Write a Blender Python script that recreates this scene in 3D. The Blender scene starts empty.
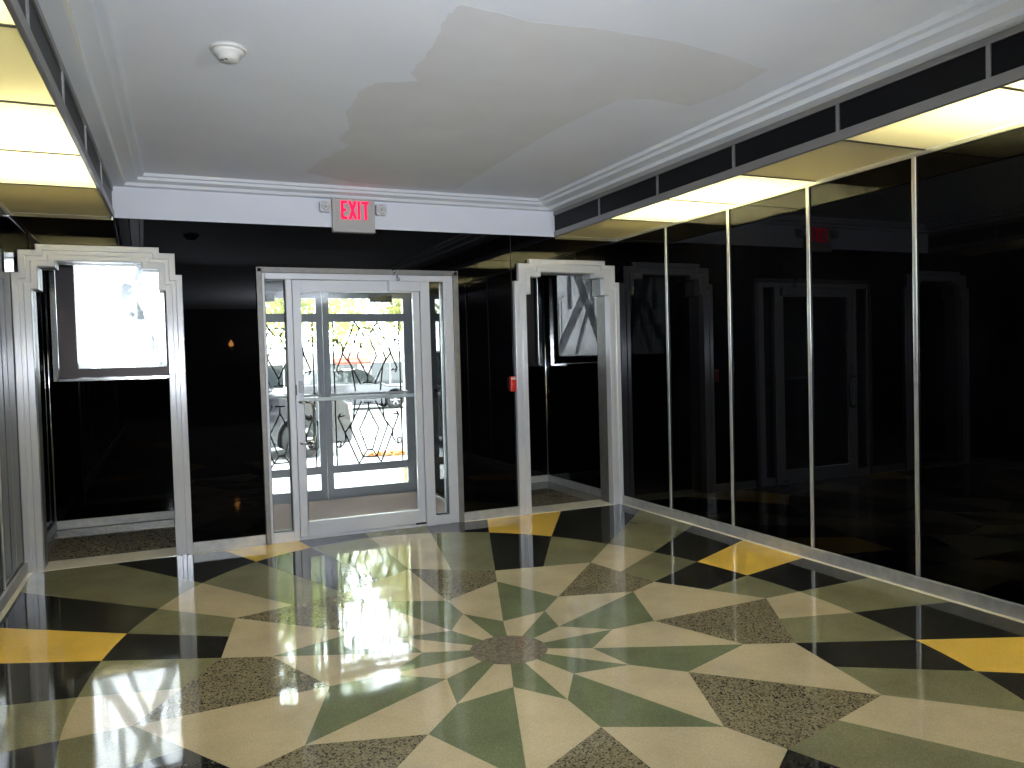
import bpy, bmesh, math, random
from mathutils import Vector, Matrix, noise
random.seed(7)
S = bpy.context.scene
COL = S.collection
PI = math.pi

# ------------------------------------------------------------------ dimensions
XW = 2.4878          # half width of the lobby
XF = 1.824           # half distance between the soffit fascias
ZS = 2.546           # underside of the soffits
ZL = 2.776           # top of fascia / white header
ZC = 2.862           # ceiling
P = 0.8174           # wall panel pitch
YR = -14.15          # rear wall
YA = 1.577           # alcove back wall
YO = 1.83            # outer door plane
XA = 1.934           # alcove centre line
ZG = -0.15           # ground outside


# ------------------------------------------------------------------ materials
def new_mat(name):
    m = bpy.data.materials.new(name)
    m.use_nodes = True
    nt = m.node_tree
    nt.nodes.clear()
    out = nt.nodes.new('ShaderNodeOutputMaterial')
    return m, nt, out


def pbr(name, col, rough=0.5, metal=0.0, spec=0.5, var=0.0, vscale=30.0, bump=0.0, bscale=40.0,
        coat=0.0, stretch=None, rvar=0.0):
    m, nt, out = new_mat(name)
    b = nt.nodes.new('ShaderNodeBsdfPrincipled')
    b.inputs['Base Color'].default_value = (*col, 1)
    b.inputs['Roughness'].default_value = rough
    b.inputs['Metallic'].default_value = metal
    b.inputs['Specular IOR Level'].default_value = spec
    b.inputs['Coat Weight'].default_value = coat
    b.inputs['Coat Roughness'].default_value = 0.03
    nt.links.new(b.outputs[0], out.inputs[0])
    if var or bump or rvar:
        tc = nt.nodes.new('ShaderNodeTexCoord')
        mp = nt.nodes.new('ShaderNodeMapping')
        if stretch:
            mp.inputs['Scale'].default_value = stretch
        nt.links.new(tc.outputs['Object'], mp.inputs[0])
    if var:
        n = nt.nodes.new('ShaderNodeTexNoise')
        n.inputs['Scale'].default_value = vscale
        n.inputs['Detail'].default_value = 4
        nt.links.new(mp.outputs[0], n.inputs['Vector'])
        r = nt.nodes.new('ShaderNodeMapRange')
        r.inputs['From Min'].default_value = 0.3
        r.inputs['From Max'].default_value = 0.7
        r.inputs['To Min'].default_value = 1 - var
        r.inputs['To Max'].default_value = 1 + var
        nt.links.new(n.outputs['Fac'], r.inputs['Value'])
        mul = nt.nodes.new('ShaderNodeVectorMath')
        mul.operation = 'SCALE'
        mul.inputs[0].default_value = col
        nt.links.new(r.outputs[0], mul.inputs['Scale'])
        nt.links.new(mul.outputs[0], b.inputs['Base Color'])
    if rvar:
        n = nt.nodes.new('ShaderNodeTexNoise')
        n.inputs['Scale'].default_value = vscale
        nt.links.new(mp.outputs[0], n.inputs['Vector'])
        r = nt.nodes.new('ShaderNodeMapRange')
        r.inputs['To Min'].default_value = max(0.0, rough - rvar)
        r.inputs['To Max'].default_value = rough + rvar
        nt.links.new(n.outputs['Fac'], r.inputs['Value'])
        nt.links.new(r.outputs[0], b.inputs['Roughness'])
    if bump:
        n = nt.nodes.new('ShaderNodeTexNoise')
        n.inputs['Scale'].default_value = bscale
        n.inputs['Detail'].default_value = 3
        nt.links.new(mp.outputs[0], n.inputs['Vector'])
        bp = nt.nodes.new('ShaderNodeBump')
        bp.inputs['Strength'].default_value = bump
        bp.inputs['Distance'].default_value = 0.01
        nt.links.new(n.outputs['Fac'], bp.inputs['Height'])
        nt.links.new(bp.outputs[0], b.inputs['Normal'])
    return m


def terrazzo(name, base, chip, scale=170.0, amount=0.35, spread=0.12, dark=None):
    """polished terrazzo: matrix colour with stone chips of other colours, waxed top"""
    m, nt, out = new_mat(name)
    N, L = nt.nodes.new, nt.links.new
    b = N('ShaderNodeBsdfPrincipled')
    tc = N('ShaderNodeTexCoord')
    v = N('ShaderNodeTexVoronoi')
    v.inputs['Scale'].default_value = scale
    L(tc.outputs['Object'], v.inputs['Vector'])
    sep = N('ShaderNodeSeparateColor')
    L(v.outputs['Color'], sep.inputs[0])
    th = N('ShaderNodeMath'); th.operation = 'LESS_THAN'
    th.inputs[1].default_value = amount
    L(sep.outputs[0], th.inputs[0])
    mx = N('ShaderNodeMix'); mx.data_type = 'RGBA'
    mx.inputs[6].default_value = (*base, 1)
    mx.inputs[7].default_value = (*chip, 1)
    L(th.outputs[0], mx.inputs[0])
    last = mx.outputs[2]
    if dark:
        th2 = N('ShaderNodeMath'); th2.operation = 'LESS_THAN'
        th2.inputs[1].default_value = dark[1]
        L(sep.outputs[1], th2.inputs[0])
        mx2 = N('ShaderNodeMix'); mx2.data_type = 'RGBA'
        L(last, mx2.inputs[6])
        mx2.inputs[7].default_value = (*dark[0], 1)
        L(th2.outputs[0], mx2.inputs[0])
        last = mx2.outputs[2]
    n = N('ShaderNodeTexNoise')
    n.inputs['Scale'].default_value = 3.0
    n.inputs['Detail'].default_value = 6
    L(tc.outputs['Object'], n.inputs['Vector'])
    r = N('ShaderNodeMapRange')
    r.inputs['From Min'].default_value = 0.3; r.inputs['From Max'].default_value = 0.7
    r.inputs['To Min'].default_value = 1 - spread; r.inputs['To Max'].default_value = 1 + spread
    L(n.outputs['Fac'], r.inputs['Value'])
    mul = N('ShaderNodeVectorMath'); mul.operation = 'SCALE'
    L(last, mul.inputs[0]); L(r.outputs[0], mul.inputs['Scale'])
    L(mul.outputs[0], b.inputs['Base Color'])
    b.inputs['Roughness'].default_value = 0.05
    b.inputs['IOR'].default_value = FLOOR_IOR
    w = N('ShaderNodeTexNoise')
    w.inputs['Scale'].default_value = 5.0
    w.inputs['Detail'].default_value = 2
    L(tc.outputs['Object'], w.inputs['Vector'])
    bp = N('ShaderNodeBump')
    bp.inputs['Strength'].default_value = 0.10
    bp.inputs['Distance'].default_value = 0.006
    L(w.outputs['Fac'], bp.inputs['Height'])
    L(bp.outputs[0], b.inputs['Normal'])
    L(b.outputs[0], out.inputs[0])
    return m


def emis(name, col, strength):
    m, nt, out = new_mat(name)
    e = nt.nodes.new('ShaderNodeEmission')
    e.inputs[0].default_value = (*col, 1)
    e.inputs[1].default_value = strength
    nt.links.new(e.outputs[0], out.inputs[0])
    return m


def clear_glass(name, tint=(1, 1, 1), ior=1.45):
    m, nt, out = new_mat(name)
    N, L = nt.nodes.new, nt.links.new
    t = N('ShaderNodeBsdfTransparent'); t.inputs[0].default_value = (*tint, 1)
    g = N('ShaderNodeBsdfGlossy'); g.inputs['Roughness'].default_value = 0.0
    f = N('ShaderNodeFresnel'); f.inputs[0].default_value = ior
    mx = N('ShaderNodeMixShader')
    L(f.outputs[0], mx.inputs[0]); L(t.outputs[0], mx.inputs[1]); L(g.outputs[0], mx.inputs[2])
    L(mx.outputs[0], out.inputs[0])
    return m


def obscured_glass(name, clear, col, pebble=60.0):
    """patterned window glass: part see-through, part milky, broken up by a pebble texture"""
    m, nt, out = new_mat(name)
    N, L = nt.nodes.new, nt.links.new
    tc = N('ShaderNodeTexCoord')
    v = N('ShaderNodeTexNoise'); v.inputs['Scale'].default_value = pebble
    v.inputs['Detail'].default_value = 3
    L(tc.outputs['Object'], v.inputs['Vector'])
    r = N('ShaderNodeMapRange')
    r.inputs['From Min'].default_value = 0.42; r.inputs['From Max'].default_value = 0.58
    r.inputs['To Min'].default_value = clear; r.inputs['To Max'].default_value = clear * 0.25
    L(v.outputs['Fac'], r.inputs['Value'])
    tr = N('ShaderNodeBsdfTranslucent'); tr.inputs[0].default_value = (*col, 1)
    tp = N('ShaderNodeBsdfTransparent'); tp.inputs[0].default_value = (0.9, 0.92, 0.92, 1)
    mx = N('ShaderNodeMixShader')
    L(r.outputs[0], mx.inputs[0]); L(tr.outputs[0], mx.inputs[1]); L(tp.outputs[0], mx.inputs[2])
    L(mx.outputs[0], out.inputs[0])
    return m


def translucent_panel(name, trans, diff, fac):
    m, nt, out = new_mat(name)
    N, L = nt.nodes.new, nt.links.new
    t = N('ShaderNodeBsdfTranslucent'); t.inputs[0].default_value = (*trans, 1)
    d = N('ShaderNodeBsdfDiffuse'); d.inputs[0].default_value = (*diff, 1)
    mx = N('ShaderNodeMixShader'); mx.inputs[0].default_value = fac
    L(d.outputs[0], mx.inputs[1]); L(t.outputs[0], mx.inputs[2]); L(mx.outputs[0], out.inputs[0])
    return m


def foliage_mat(name, col, trans):
    m, nt, out = new_mat(name)
    N, L = nt.nodes.new, nt.links.new
    tc = N('ShaderNodeTexCoord')
    n = N('ShaderNodeTexNoise'); n.inputs['Scale'].default_value = 1.5
    L(tc.outputs['Object'], n.inputs['Vector'])
    cr = N('ShaderNodeMix'); cr.data_type = 'RGBA'
    cr.inputs[6].default_value = (*col, 1)
    cr.inputs[7].default_value = (col[0] * 1.7, col[1] * 1.5, col[2] * 1.2, 1)
    L(n.outputs['Fac'], cr.inputs[0])
    d = N('ShaderNodeBsdfDiffuse'); L(cr.outputs[2], d.inputs[0])
    t = N('ShaderNodeBsdfTranslucent'); t.inputs[0].default_value = (*trans, 1)
    mx = N('ShaderNodeMixShader'); mx.inputs[0].default_value = 0.5
    L(d.outputs[0], mx.inputs[1]); L(t.outputs[0], mx.inputs[2]); L(mx.outputs[0], out.inputs[0])
    return m


FLOOR_IOR = 1.5
M = {}
M['black_glass'] = pbr('black_structural_glass', (0.0008, 0.0008, 0.0012), 0.012, 0, 0.15)
M['alu'] = pbr('brushed_aluminium', (0.68, 0.69, 0.73), 0.30, 0.30, 0.5)
_nt = M['alu'].node_tree
_b = next(n for n in _nt.nodes if n.type == 'BSDF_PRINCIPLED')
_b.inputs['Anisotropic'].default_value = 0.9          # vertical brushing
_t = _nt.nodes.new('ShaderNodeTangent'); _t.direction_type = 'RADIAL'; _t.axis = 'Z'
_nt.links.new(_t.outputs[0], _b.inputs['Tangent'])
M['alu_paint'] = pbr('anodised_aluminium', (0.60, 0.61, 0.65), 0.42, 0.25, 0.5, var=0.02, vscale=8)
M['fascia'] = pbr('black_fascia_panel', (0.006, 0.006, 0.007), 0.35, 0, 0.12)
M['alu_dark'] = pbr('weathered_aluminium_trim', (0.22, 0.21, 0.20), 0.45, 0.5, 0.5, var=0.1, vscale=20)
M['chrome'] = pbr('polished_chrome', (0.82, 0.83, 0.85), 0.14, 1.0)
M['strip'] = pbr('polished_aluminium_strip', (0.85, 0.85, 0.83), 0.28, 0.85)
M['base'] = pbr('grey_metal_baseboard', (0.46, 0.46, 0.46), 0.4, 0.4, 0.5, var=0.12, vscale=18)
M['plaster'] = pbr('painted_plaster', (0.80, 0.82, 0.90), 0.75, 0, 0.3, var=0.02, vscale=2.5)
M['patch'] = pbr('bare_plaster_patch', (0.73, 0.735, 0.77), 0.85, 0, 0.2, var=0.03, vscale=3)
M['moulding'] = pbr('gloss_painted_moulding', (0.71, 0.73, 0.78), 0.45, 0, 0.5, var=0.02, vscale=3)
M['soffit_edge'] = pbr('soffit_metal_edge', (0.30, 0.29, 0.28), 0.35, 0.6, 0.5)
M['bar'] = pbr('dark_divider_bar', (0.10, 0.09, 0.07), 0.5, 0.3)
M['box_white'] = pbr('light_trough_paint', (0.8, 0.8, 0.75), 0.8)
M['diff'] = translucent_panel('acrylic_diffuser', (0.86, 0.82, 0.62), (0.55, 0.52, 0.38), 0.6)
M['diff_dim'] = translucent_panel('cream_soffit_panel', (0.74, 0.67, 0.42), (0.62, 0.58, 0.44), 0.45)
M['tube'] = emis('fluorescent_tube', (1.0, 0.97, 0.84), 128.0)
M['mat'] = pbr('vestibule_mat', (0.42, 0.32, 0.29), 0.9, 0, 0.1, var=0.12, vscale=80, bump=0.3, bscale=300)
M['glass'] = clear_glass('door_glass', (0.93, 0.95, 0.94), 1.40)
M['steel_frame'] = pbr('blue_grey_door_paint', (0.42, 0.43, 0.47), 0.45, 0.2, 0.5, var=0.03, vscale=6)
M['iron'] = pbr('wrought_iron', (0.03, 0.025, 0.02), 0.5, 0.4)
M['dark_plastic'] = pbr('dark_plastic', (0.015, 0.015, 0.017), 0.4)
M['bronze'] = pbr('dark_bronze_window_frame', (0.06, 0.05, 0.05), 0.4, 0.5)
M['pane'] = obscured_glass('pebbled_window_glass', 0.55, (0.75, 0.77, 0.78))
M['etch'] = obscured_glass('etched_glass_band', 0.05, (0.64, 0.65, 0.66), 20)
M['white_plastic'] = pbr('white_plastic', (0.62, 0.61, 0.58), 0.4)
M['sign_plastic'] = pbr('sign_housing', (0.50, 0.48, 0.46), 0.5)
M['exit_red'] = emis('exit_letters', (1.0, 0.012, 0.07), 1.35)
M['red_plastic'] = pbr('red_plastic', (0.65, 0.03, 0.02), 0.35)
M['lens'] = clear_glass('lamp_lens', (0.95, 0.95, 0.95), 1.5)
M['lamp_lens'] = pbr('faceted_lamp_lens', (0.85, 0.86, 0.88), 0.12, 0.5, 0.8)
M['rear'] = pbr('dark_rear_wall', (0.02, 0.018, 0.016), 0.4)
M['dark'] = pbr('dark_ceiling', (0.02, 0.02, 0.02), 0.6)
M['amber'] = emis('amber_bulb', (1.0, 0.42, 0.10), 22.0)
M['brass'] = pbr('aged_brass', (0.40, 0.27, 0.10), 0.35, 0.9)
# floor
M['cream'] = terrazzo('terrazzo_cream', (0.54, 0.455, 0.29), (0.60, 0.515, 0.35), 260, 0.35)
M['green'] = terrazzo('terrazzo_green', (0.165, 0.19, 0.10), (0.215, 0.24, 0.14), 260, 0.3, 0.16)
M['olive'] = terrazzo('terrazzo_olive', (0.215, 0.21, 0.115), (0.27, 0.265, 0.16), 260, 0.35, 0.14)
M['black'] = terrazzo('terrazzo_black', (0.022, 0.021, 0.018), (0.05, 0.048, 0.04), 170, 0.3)
M['yellow'] = terrazzo('terrazzo_yellow', (0.90, 0.58, 0.10), (0.93, 0.63, 0.16), 170, 0.3, 0.08)
M['speckle'] = terrazzo('terrazzo_speckled', (0.29, 0.25, 0.155), (0.20, 0.175, 0.105), 150, 0.5, 0.10,
                        dark=((0.06, 0.052, 0.035), 0.22))
M['medal'] = terrazzo('terrazzo_medallion', (0.26, 0.22, 0.165), (0.17, 0.155, 0.115), 80, 0.45, 0.08)
M['border'] = terrazzo('terrazzo_border', (0.90, 0.83, 0.68), (0.93, 0.87, 0.74), 200, 0.3, 0.05)
# outside
M['concrete'] = pbr('pale_concrete', (0.55, 0.54, 0.52), 0.85, 0, 0.2, var=0.08, vscale=4)
M['asphalt'] = pbr('worn_asphalt', (0.42, 0.42, 0.43), 0.9, 0, 0.2, var=0.1, vscale=6)
M['bark'] = pbr('tree_bark', (0.16, 0.12, 0.09), 0.9, 0, 0.2, var=0.3, vscale=12, bump=0.5, bscale=20)
M['leaf'] = foliage_mat('leaf_green', (0.20, 0.24, 0.09), (0.32, 0.36, 0.13))
M['leaf2'] = foliage_mat('leaf_yellow_green', (0.27, 0.29, 0.12), (0.42, 0.43, 0.17))
M['car_dark'] = pbr('black_car_paint', (0.02, 0.02, 0.024), 0.15, 0.2, 0.6, coat=1.0)
M['car_grey'] = pbr('grey_car_paint', (0.06, 0.06, 0.07), 0.2, 0.4, 0.5, coat=1.0)
M['car_glass'] = pbr('car_window', (0.03, 0.035, 0.04), 0.03, 0, 0.6)
M['rubber'] = pbr('tyre_rubber', (0.02, 0.02, 0.02), 0.8)
M['rim'] = pbr('alloy_rim', (0.45, 0.45, 0.47), 0.3, 0.8)
M['headlamp'] = pbr('headlamp_lens', (0.75, 0.70, 0.60), 0.08, 0, 0.8)
M['stucco'] = pbr('pale_stucco', (0.62, 0.58, 0.52), 0.9, 0, 0.2, var=0.05, vscale=3)
M['red_roof'] = pbr('red_awning', (0.50, 0.07, 0.04), 0.7)
M['post'] = pbr('cream_painted_wood', (0.48, 0.40, 0.20), 0.6, 0, 0.4, var=0.06, vscale=10)
M['rust_leaf'] = pbr('fallen_leaves', (0.42, 0.17, 0.05), 0.9, 0, 0.2, var=0.3, vscale=30)


# ------------------------------------------------------------------ mesh helpers
class MB:
    """collects shapes and links them as one mesh object"""

    def __init__(s):
        s.v, s.f, s.mi, s.sm = [], [], [], []

    def add(s, vs, fs, mi=0, smooth=False):
        o = len(s.v)
        s.v += [tuple(p) for p in vs]
        for f in fs:
            s.f.append([o + i for i in f]); s.mi.append(mi); s.sm.append(smooth)
        return s

    def box(s, x0, x1, y0, y1, z0, z1, mi=0):
        if x0 > x1: x0, x1 = x1, x0
        if y0 > y1: y0, y1 = y1, y0
        if z0 > z1: z0, z1 = z1, z0
        v = [(x, y, z) for z in (z0, z1) for y in (y0, y1) for x in (x0, x1)]
        return s.add(v, [(0, 2, 3, 1), (4, 5, 7, 6), (0, 1, 5, 4), (2, 6, 7, 3), (0, 4, 6, 2), (1, 3, 7, 5)], mi)

    def prism(s, pts, a0, a1, axis='y', mi=0):
        """polygon pts (2-D) extruded along an axis; y: pts are (x,z); x: (y,z); z: (x,y)"""
        def P3(p, a):
            return {'y': (p[0], a, p[1]), 'x': (a, p[0], p[1]), 'z': (p[0], p[1], a)}[axis]
        n = len(pts)
        v = [P3(p, a0) for p in pts] + [P3(p, a1) for p in pts]
        f = [tuple(range(n))[::-1], tuple(range(n, 2 * n))]
        f += [(i, (i + 1) % n, n + (i + 1) % n, n + i) for i in range(n)]
        return s.add(v, f, mi)

    def tube(s, path, r, seg=8, mi=0, closed=False, rad=None):
        path = [Vector(p) for p in path]
        n = len(path)
        rings = []
        up = None
        for i in range(n):
            if closed:
                d = path[(i + 1) % n] - path[i - 1]
            else:
                d = path[min(i + 1, n - 1)] - path[max(i - 1, 0)]
            d.normalize()
            if up is None:
                up = Vector((0, 0, 1)) if abs(d.z) < 0.9 else Vector((1, 0, 0))
            a = d.cross(up).normalized(); b = a.cross(d).normalized(); up = b
            rr = rad[i] if rad else r
            rings.append([path[i] + a * math.cos(2 * PI * k / seg) * rr + b * math.sin(2 * PI * k / seg) * rr
                          for k in range(seg)])
        v = [p for rg in rings for p in rg]
        f = []
        for i in range(n if closed else n - 1):
            j = (i + 1) % n
            for k in range(seg):
                f.append((i * seg + k, i * seg + (k + 1) % seg, j * seg + (k + 1) % seg, j * seg + k))
        s.add(v, f, mi, True)
        if not closed:
            s.add(rings[0], [tuple(range(seg))[::-1]], mi); s.add(rings[-1], [tuple(range(seg))], mi)
        return s

    def lathe(s, prof, c, axis='z', seg=32, mi=0, smooth=True):
        """prof: list of (radius, height along axis)"""
        def P3(r, h, t):
            a, b = r * math.cos(t), r * math.sin(t)
            return {'z': (c[0] + a, c[1] + b, c[2] + h), 'y': (c[0] + a, c[1] + h, c[2] + b),
                    'x': (c[0] + h, c[1] + a, c[2] + b)}[axis]
        v = [P3(r, h, 2 * PI * k / seg) for r, h in prof for k in range(seg)]
        f = []
        for i in range(len(prof) - 1):
            for k in range(seg):
                f.append((i * seg + k, i * seg + (k + 1) % seg, (i + 1) * seg + (k + 1) % seg, (i + 1) * seg + k))
        s.add(v, f, mi, smooth)
        for i, fl in ((0, True), (len(prof) - 1, False)):
            if prof[i][0] > 1e-6:
                ring = tuple(range(seg))
                s.add([P3(*prof[i], 2 * PI * k / seg) for k in range(seg)], [ring[::-1] if fl else ring], mi)
        return s

    def build(s, name, mats, parent=None, bevel=0.0, kind=None, label=None, cat=None, group=None, loc=None,
              bseg=2, autosmooth=False):
        me = bpy.data.meshes.new(name)
        vs = s.v
        if loc is not None:
            vs = [(x - loc[0], y - loc[1], z - loc[2]) for x, y, z in vs]
        me.from_pydata(vs, [], s.f)
        if not isinstance(mats, (list, tuple)):
            mats = [mats]
        for m in mats:
            me.materials.append(m)
        for p, mi, sm in zip(me.polygons, s.mi, s.sm):
            p.material_index = mi; p.use_smooth = sm
        bm = bmesh.new(); bm.from_mesh(me)
        bmesh.ops.remove_doubles(bm, verts=bm.verts, dist=1e-6)
        bmesh.ops.recalc_face_normals(bm, faces=bm.faces)
        bm.to_mesh(me); bm.free()
        o = bpy.data.objects.new(name, me)
        COL.objects.link(o)
        if parent is not None:
            o.parent = parent          # loc is then the parent's own origin
        elif loc is not None:
            o.location = loc
        if bevel:
            md = o.modifiers.new('edge', 'BEVEL'); md.width = bevel; md.segments = bseg
            md.limit_method = 'ANGLE'; md.angle_limit = math.radians(40)
        tag(o, label, cat, group, kind)
        return o


def tag(o, label=None, cat=None, group=None, kind=None):
    for k, v in (('label', label), ('category', cat), ('group', group), ('kind', kind)):
        if v:
            o[k] = v
    return o


def empty(name, loc=(0, 0, 0), rz=0.0, **kw):
    o = bpy.data.objects.new(name, None)
    o.empty_display_size = 0.1
    COL.objects.link(o)
    o.location = loc; o.rotation_euler = (0, 0, rz)
    return tag(o, **kw)


def xl(y):
    """the left fascia runs very slightly out of square with the back wall"""
    return -(1.830 + 0.0235 * min(6.0, max(0.0, -y)))


# ------------------------------------------------------------------ floor
CX, CY = -0.0468, -3.001
T1, T2 = 24.4, 68.9


def ang(i32):
    """i32: 0..31 index of the thirty-two rays of the star"""
    base = [0, T1, 45, T2, 90]
    q, r = divmod(i32 % 32, 8)
    def main(j):      # 0..4
        return base[j]
    if q % 2 == 0:
        a = main(r // 2) if r % 2 == 0 else 0.5 * (main(r // 2) + main(r // 2 + 1))
        return q * 90 + a
    r = 8 - r
    a = main(r // 2) if r % 2 == 0 else 0.5 * (main(r // 2) + main(r // 2 + 1))
    return q * 90 + 90 - a


def pol(r, i32):
    t = math.radians(ang(i32))
    x, y = r * math.cos(t), r * math.sin(t)
    return (CX + x, CY + 0.0182 * x + 1.031 * y)


ELL = [(0, 1.905), (13.2, 1.925), (25.2, 2.0), (36.3, 2.11), (45.8, 2.235), (58.5, 2.447), (69.6, 2.625),
       (80, 2.735), (90, 2.775)]


def ell_r(deg):
    d = deg % 180
    if d > 90:
        d = 180 - d
    for (a, ra), (b, rb) in zip(ELL, ELL[1:]):
        if a <= d <= b:
            t = (d - a) / (b - a)
            i = ELL.index((a, ra))
            s0 = (rb - ELL[i - 1][1]) / (b - ELL[i - 1][0]) * (b - a) if i > 0 else 0.0
            s1 = (ELL[i + 2][1] - ra) / (ELL[i + 2][0] - a) * (b - a) if i + 2 < len(ELL) else 0.0
            h = t * t * (3 - 2 * t)
            return ra + (rb - ra) * h + s0 * t * (1 - t) ** 2 - s1 * t * t * (1 - t)
    return ELL[-1][1]


def world_ang(i32):
    x, y = pol(1.0, i32)
    return math.atan2(y - CY, x - CX)


def ell_pt(i32, f=0.0):
    a0 = world_ang(i32); a1 = world_ang(i32 + 1)
    if a1 < a0:
        a1 += 2 * PI
    a = a0 + (a1 - a0) * f
    r = ell_r(math.degrees(a))
    return (CX + r * math.cos(a), CY + r * math.sin(a))


def clip(poly, x0, x1, y0, y1):
    for ax, val, sgn in ((0, x0, 1), (0, x1, -1), (1, y0, 1), (1, y1, -1)):
        outp = []
        for i, p in enumerate(poly):
            q = poly[(i + 1) % len(poly)]
            a, b = sgn * (p[ax] - val), sgn * (q[ax] - val)
            if a >= 0:
                outp.append(p)
            if (a >= 0) != (b >= 0):
                t = a / (a - b)
                outp.append((p[0] + t * (q[0] - p[0]), p[1] + t * (q[1] - p[1])))
        poly = outp
        if not poly:
            return []
    return poly


def build_floor():
    mats = ['cream', 'green', 'olive', 'black', 'yellow', 'speckle', 'medal']
    ix = {k: i for i, k in enumerate(mats)}
    mb = MB()
    Y0, Y1 = -7.0, 0.0

    def face(pts, m):
        pts = clip(pts, -XW, XW, Y0, Y1)
        if len(pts) > 2:
            mb.add([(x, y, 0.0) for x, y in pts], [tuple(range(len(pts)))], ix[m])
    RD = 0.190
    R1 = (0.6014, 0.4152); R2 = (0.8658, 1.1569); R3 = (1.6477, 1.4058)
    nd = 4
    disc = []
    for s in range(16):
        a, b = 2 * s, 2 * s + 2
        odd = s % 2              # ray a is an odd ray (22.5 deg) when s is odd
        arc = [(CX + 0.01 + RD * math.cos(math.radians(ang(a) + (ang(a + 2) - ang(a) if ang(a + 2) > ang(a) else ang(a + 2) + 360 - ang(a)) * k / nd)),
                CY + 0.01 + RD * math.sin(math.radians(ang(a) + (ang(a + 2) - ang(a) if ang(a + 2) > ang(a) else ang(a + 2) + 360 - ang(a)) * k / nd)))
               for k in range(nd + 1)]
        disc += arc[:-1]
        pa1, pb1 = pol(R1[odd], a), pol(R1[1 - odd], b)
        pa2, pb2 = pol(R2[odd], a), pol(R2[1 - odd], b)
        pa3, pb3 = pol(R3[odd], a), pol(R3[1 - odd], b)
        # ring 1: [45,67.5] cream, [22.5,45] green  ->  even s (main ray first) cream
        face(arc + [pb1, pa1], 'cream' if not odd else 'green')
        face([pa1, pb1, pb2, pa2], 'green' if not odd else 'cream')
        mid3 = ((pa3[0] + pb3[0]) / 2, (pa3[1] + pb3[1]) / 2)
        face([pa2, pb2, pb3, pa3], 'cream' if not odd else 'speckle')
        # ring 4, two halves up to the oval, then the fans out to the walls
        for half in range(2):
            i = a + half
            inner = [pa3, mid3] if half == 0 else [mid3, pb3]
            outer = [ell_pt(i, k / 4) for k in range(5)]
            if not odd:
                c4 = ('olive', 'black')[half]; c6 = ('black', 'yellow')[half]
            else:
                c4 = ('olive', 'cream')[half]; c6 = ('black', 'olive')[half]
            face(inner[::-1] + outer, c4)
            far = []
            for p, k in ((outer[-1], i + 1), (outer[0], i)):
                w = world_ang(k)
                far.append((p[0] + 9 * math.cos(w), p[1] + 9 * math.sin(w)))
            face(outer + far, c6)
    mb.add([(x, y, 0) for x, y in disc], [tuple(range(len(disc)))], ix['medal'])
    # rest of the lobby, alcoves
    mb.add([(-XW, YR, 0), (XW, YR, 0), (XW, Y0, 0), (-XW, Y0, 0)], [(0, 1, 2, 3)], ix['olive'])
    for s in (-1, 1):
        mb.add([(s * 1.40, 0, 0), (s * XW, 0, 0), (s * XW, YA, 0), (s * 1.40, YA, 0)], [(0, 1, 2, 3)], ix['medal'])
    mb.add([(-1.40, 0, 0), (1.40, 0, 0), (1.40, 0.10, 0), (-1.40, 0.10, 0)], [(0, 1, 2, 3)], ix['cream'])
    return mb.build('floor', [M[k] for k in mats], kind='structure')


floor = build_floor()
bd = MB()
for s in (-1, 1):
    bd.box(s * (XW - 0.05), s * XW, YR, 0.0, -0.01, 0.002)
bd.box(-1.40, -0.84, -0.05, 0.0, -0.01, 0.002); bd.box(0.84, 1.40, -0.05, 0.0, -0.01, 0.002)
bd.build('terrazzo_border', M['border'], floor)
th = MB()
for s in (-1, 1):
    th.box(s * (XA - 0.46), s * (XA + 0.47), -0.05, 0.25, -0.01, 0.003)
th.build('threshold_strip', M['border'], floor)

# ------------------------------------------------------------------ walls
w = MB(); w.box(XW, XW + 0.12, YR, YA + 0.3, -0.2, 3.0); w.build('wall_right', M['black_glass'], kind='structure')
w = MB(); w.box(-XW - 0.12, -XW, YR, YA + 0.3, -0.2, 3.0); w.build('wall_left', M['black_glass'], kind='structure')
w = MB(); w.box(-XW - 0.12, XW + 0.12, YR - 0.15, YR, -0.2, 3.0); w.build('wall_rear', M['rear'], kind='structure')

w = MB()
WD = 0.22
for s in (-1, 1):
    w.box(s * 0.838, s * (XA - 0.50), 0.0, WD, 0, ZS)               # pier between alcove and doors
    w.box(s * (XA - 0.50), s * XW, 0.0, WD, 2.27, ZS)               # over the alcove opening
w.box(-0.838, 0.838, 0.0, WD, 2.19, ZS)
back = w.build('wall_back', M['black_glass'], kind='structure')
sm = MB()
sm.box(1.369, 1.373, -0.003, 0.0, 0.08, ZS)
sm.build('panel_joint', M['dark'], back)
w = MB(); w.box(-1.836, XF + 0.01, 0.0, 0.12, ZS, 3.0)
w.build('wall_header', M['plaster'], kind='structure')

for s, nm in ((-1, 'left'), (1, 'right')):
    # alcove shell
    w = MB()
    x0, x1 = s * 1.42, s * 1.06
    w.box(x0, x1, WD, YO, 0, 2.5)
    w.build('wall_alcove_' + nm, M['black_glass'], kind='structure')
    wx0, wx1 = sorted((s * 2.41, s * 1.47))
    w = MB()
    wall_x = sorted((s * 1.42, s * XW))
    w.box(wall_x[0], wx0, YA, YA + 0.30, 0, 2.6); w.box(wx1, wall_x[1], YA, YA + 0.30, 0, 2.6)
    w.box(wx0, wx1, YA, YA + 0.30, 0, 1.345); w.box(wx0, wx1, YA, YA + 0.30, 2.50, 2.6)
    w.build('wall_window_' + nm, M['black_glass'], kind='structure')
    w = MB(); w.box(wall_x[0], wall_x[1], WD, YA + 0.3, 2.5, 2.6); w.build('ceiling_alcove_' + nm, M['dark'], kind='structure')

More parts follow.
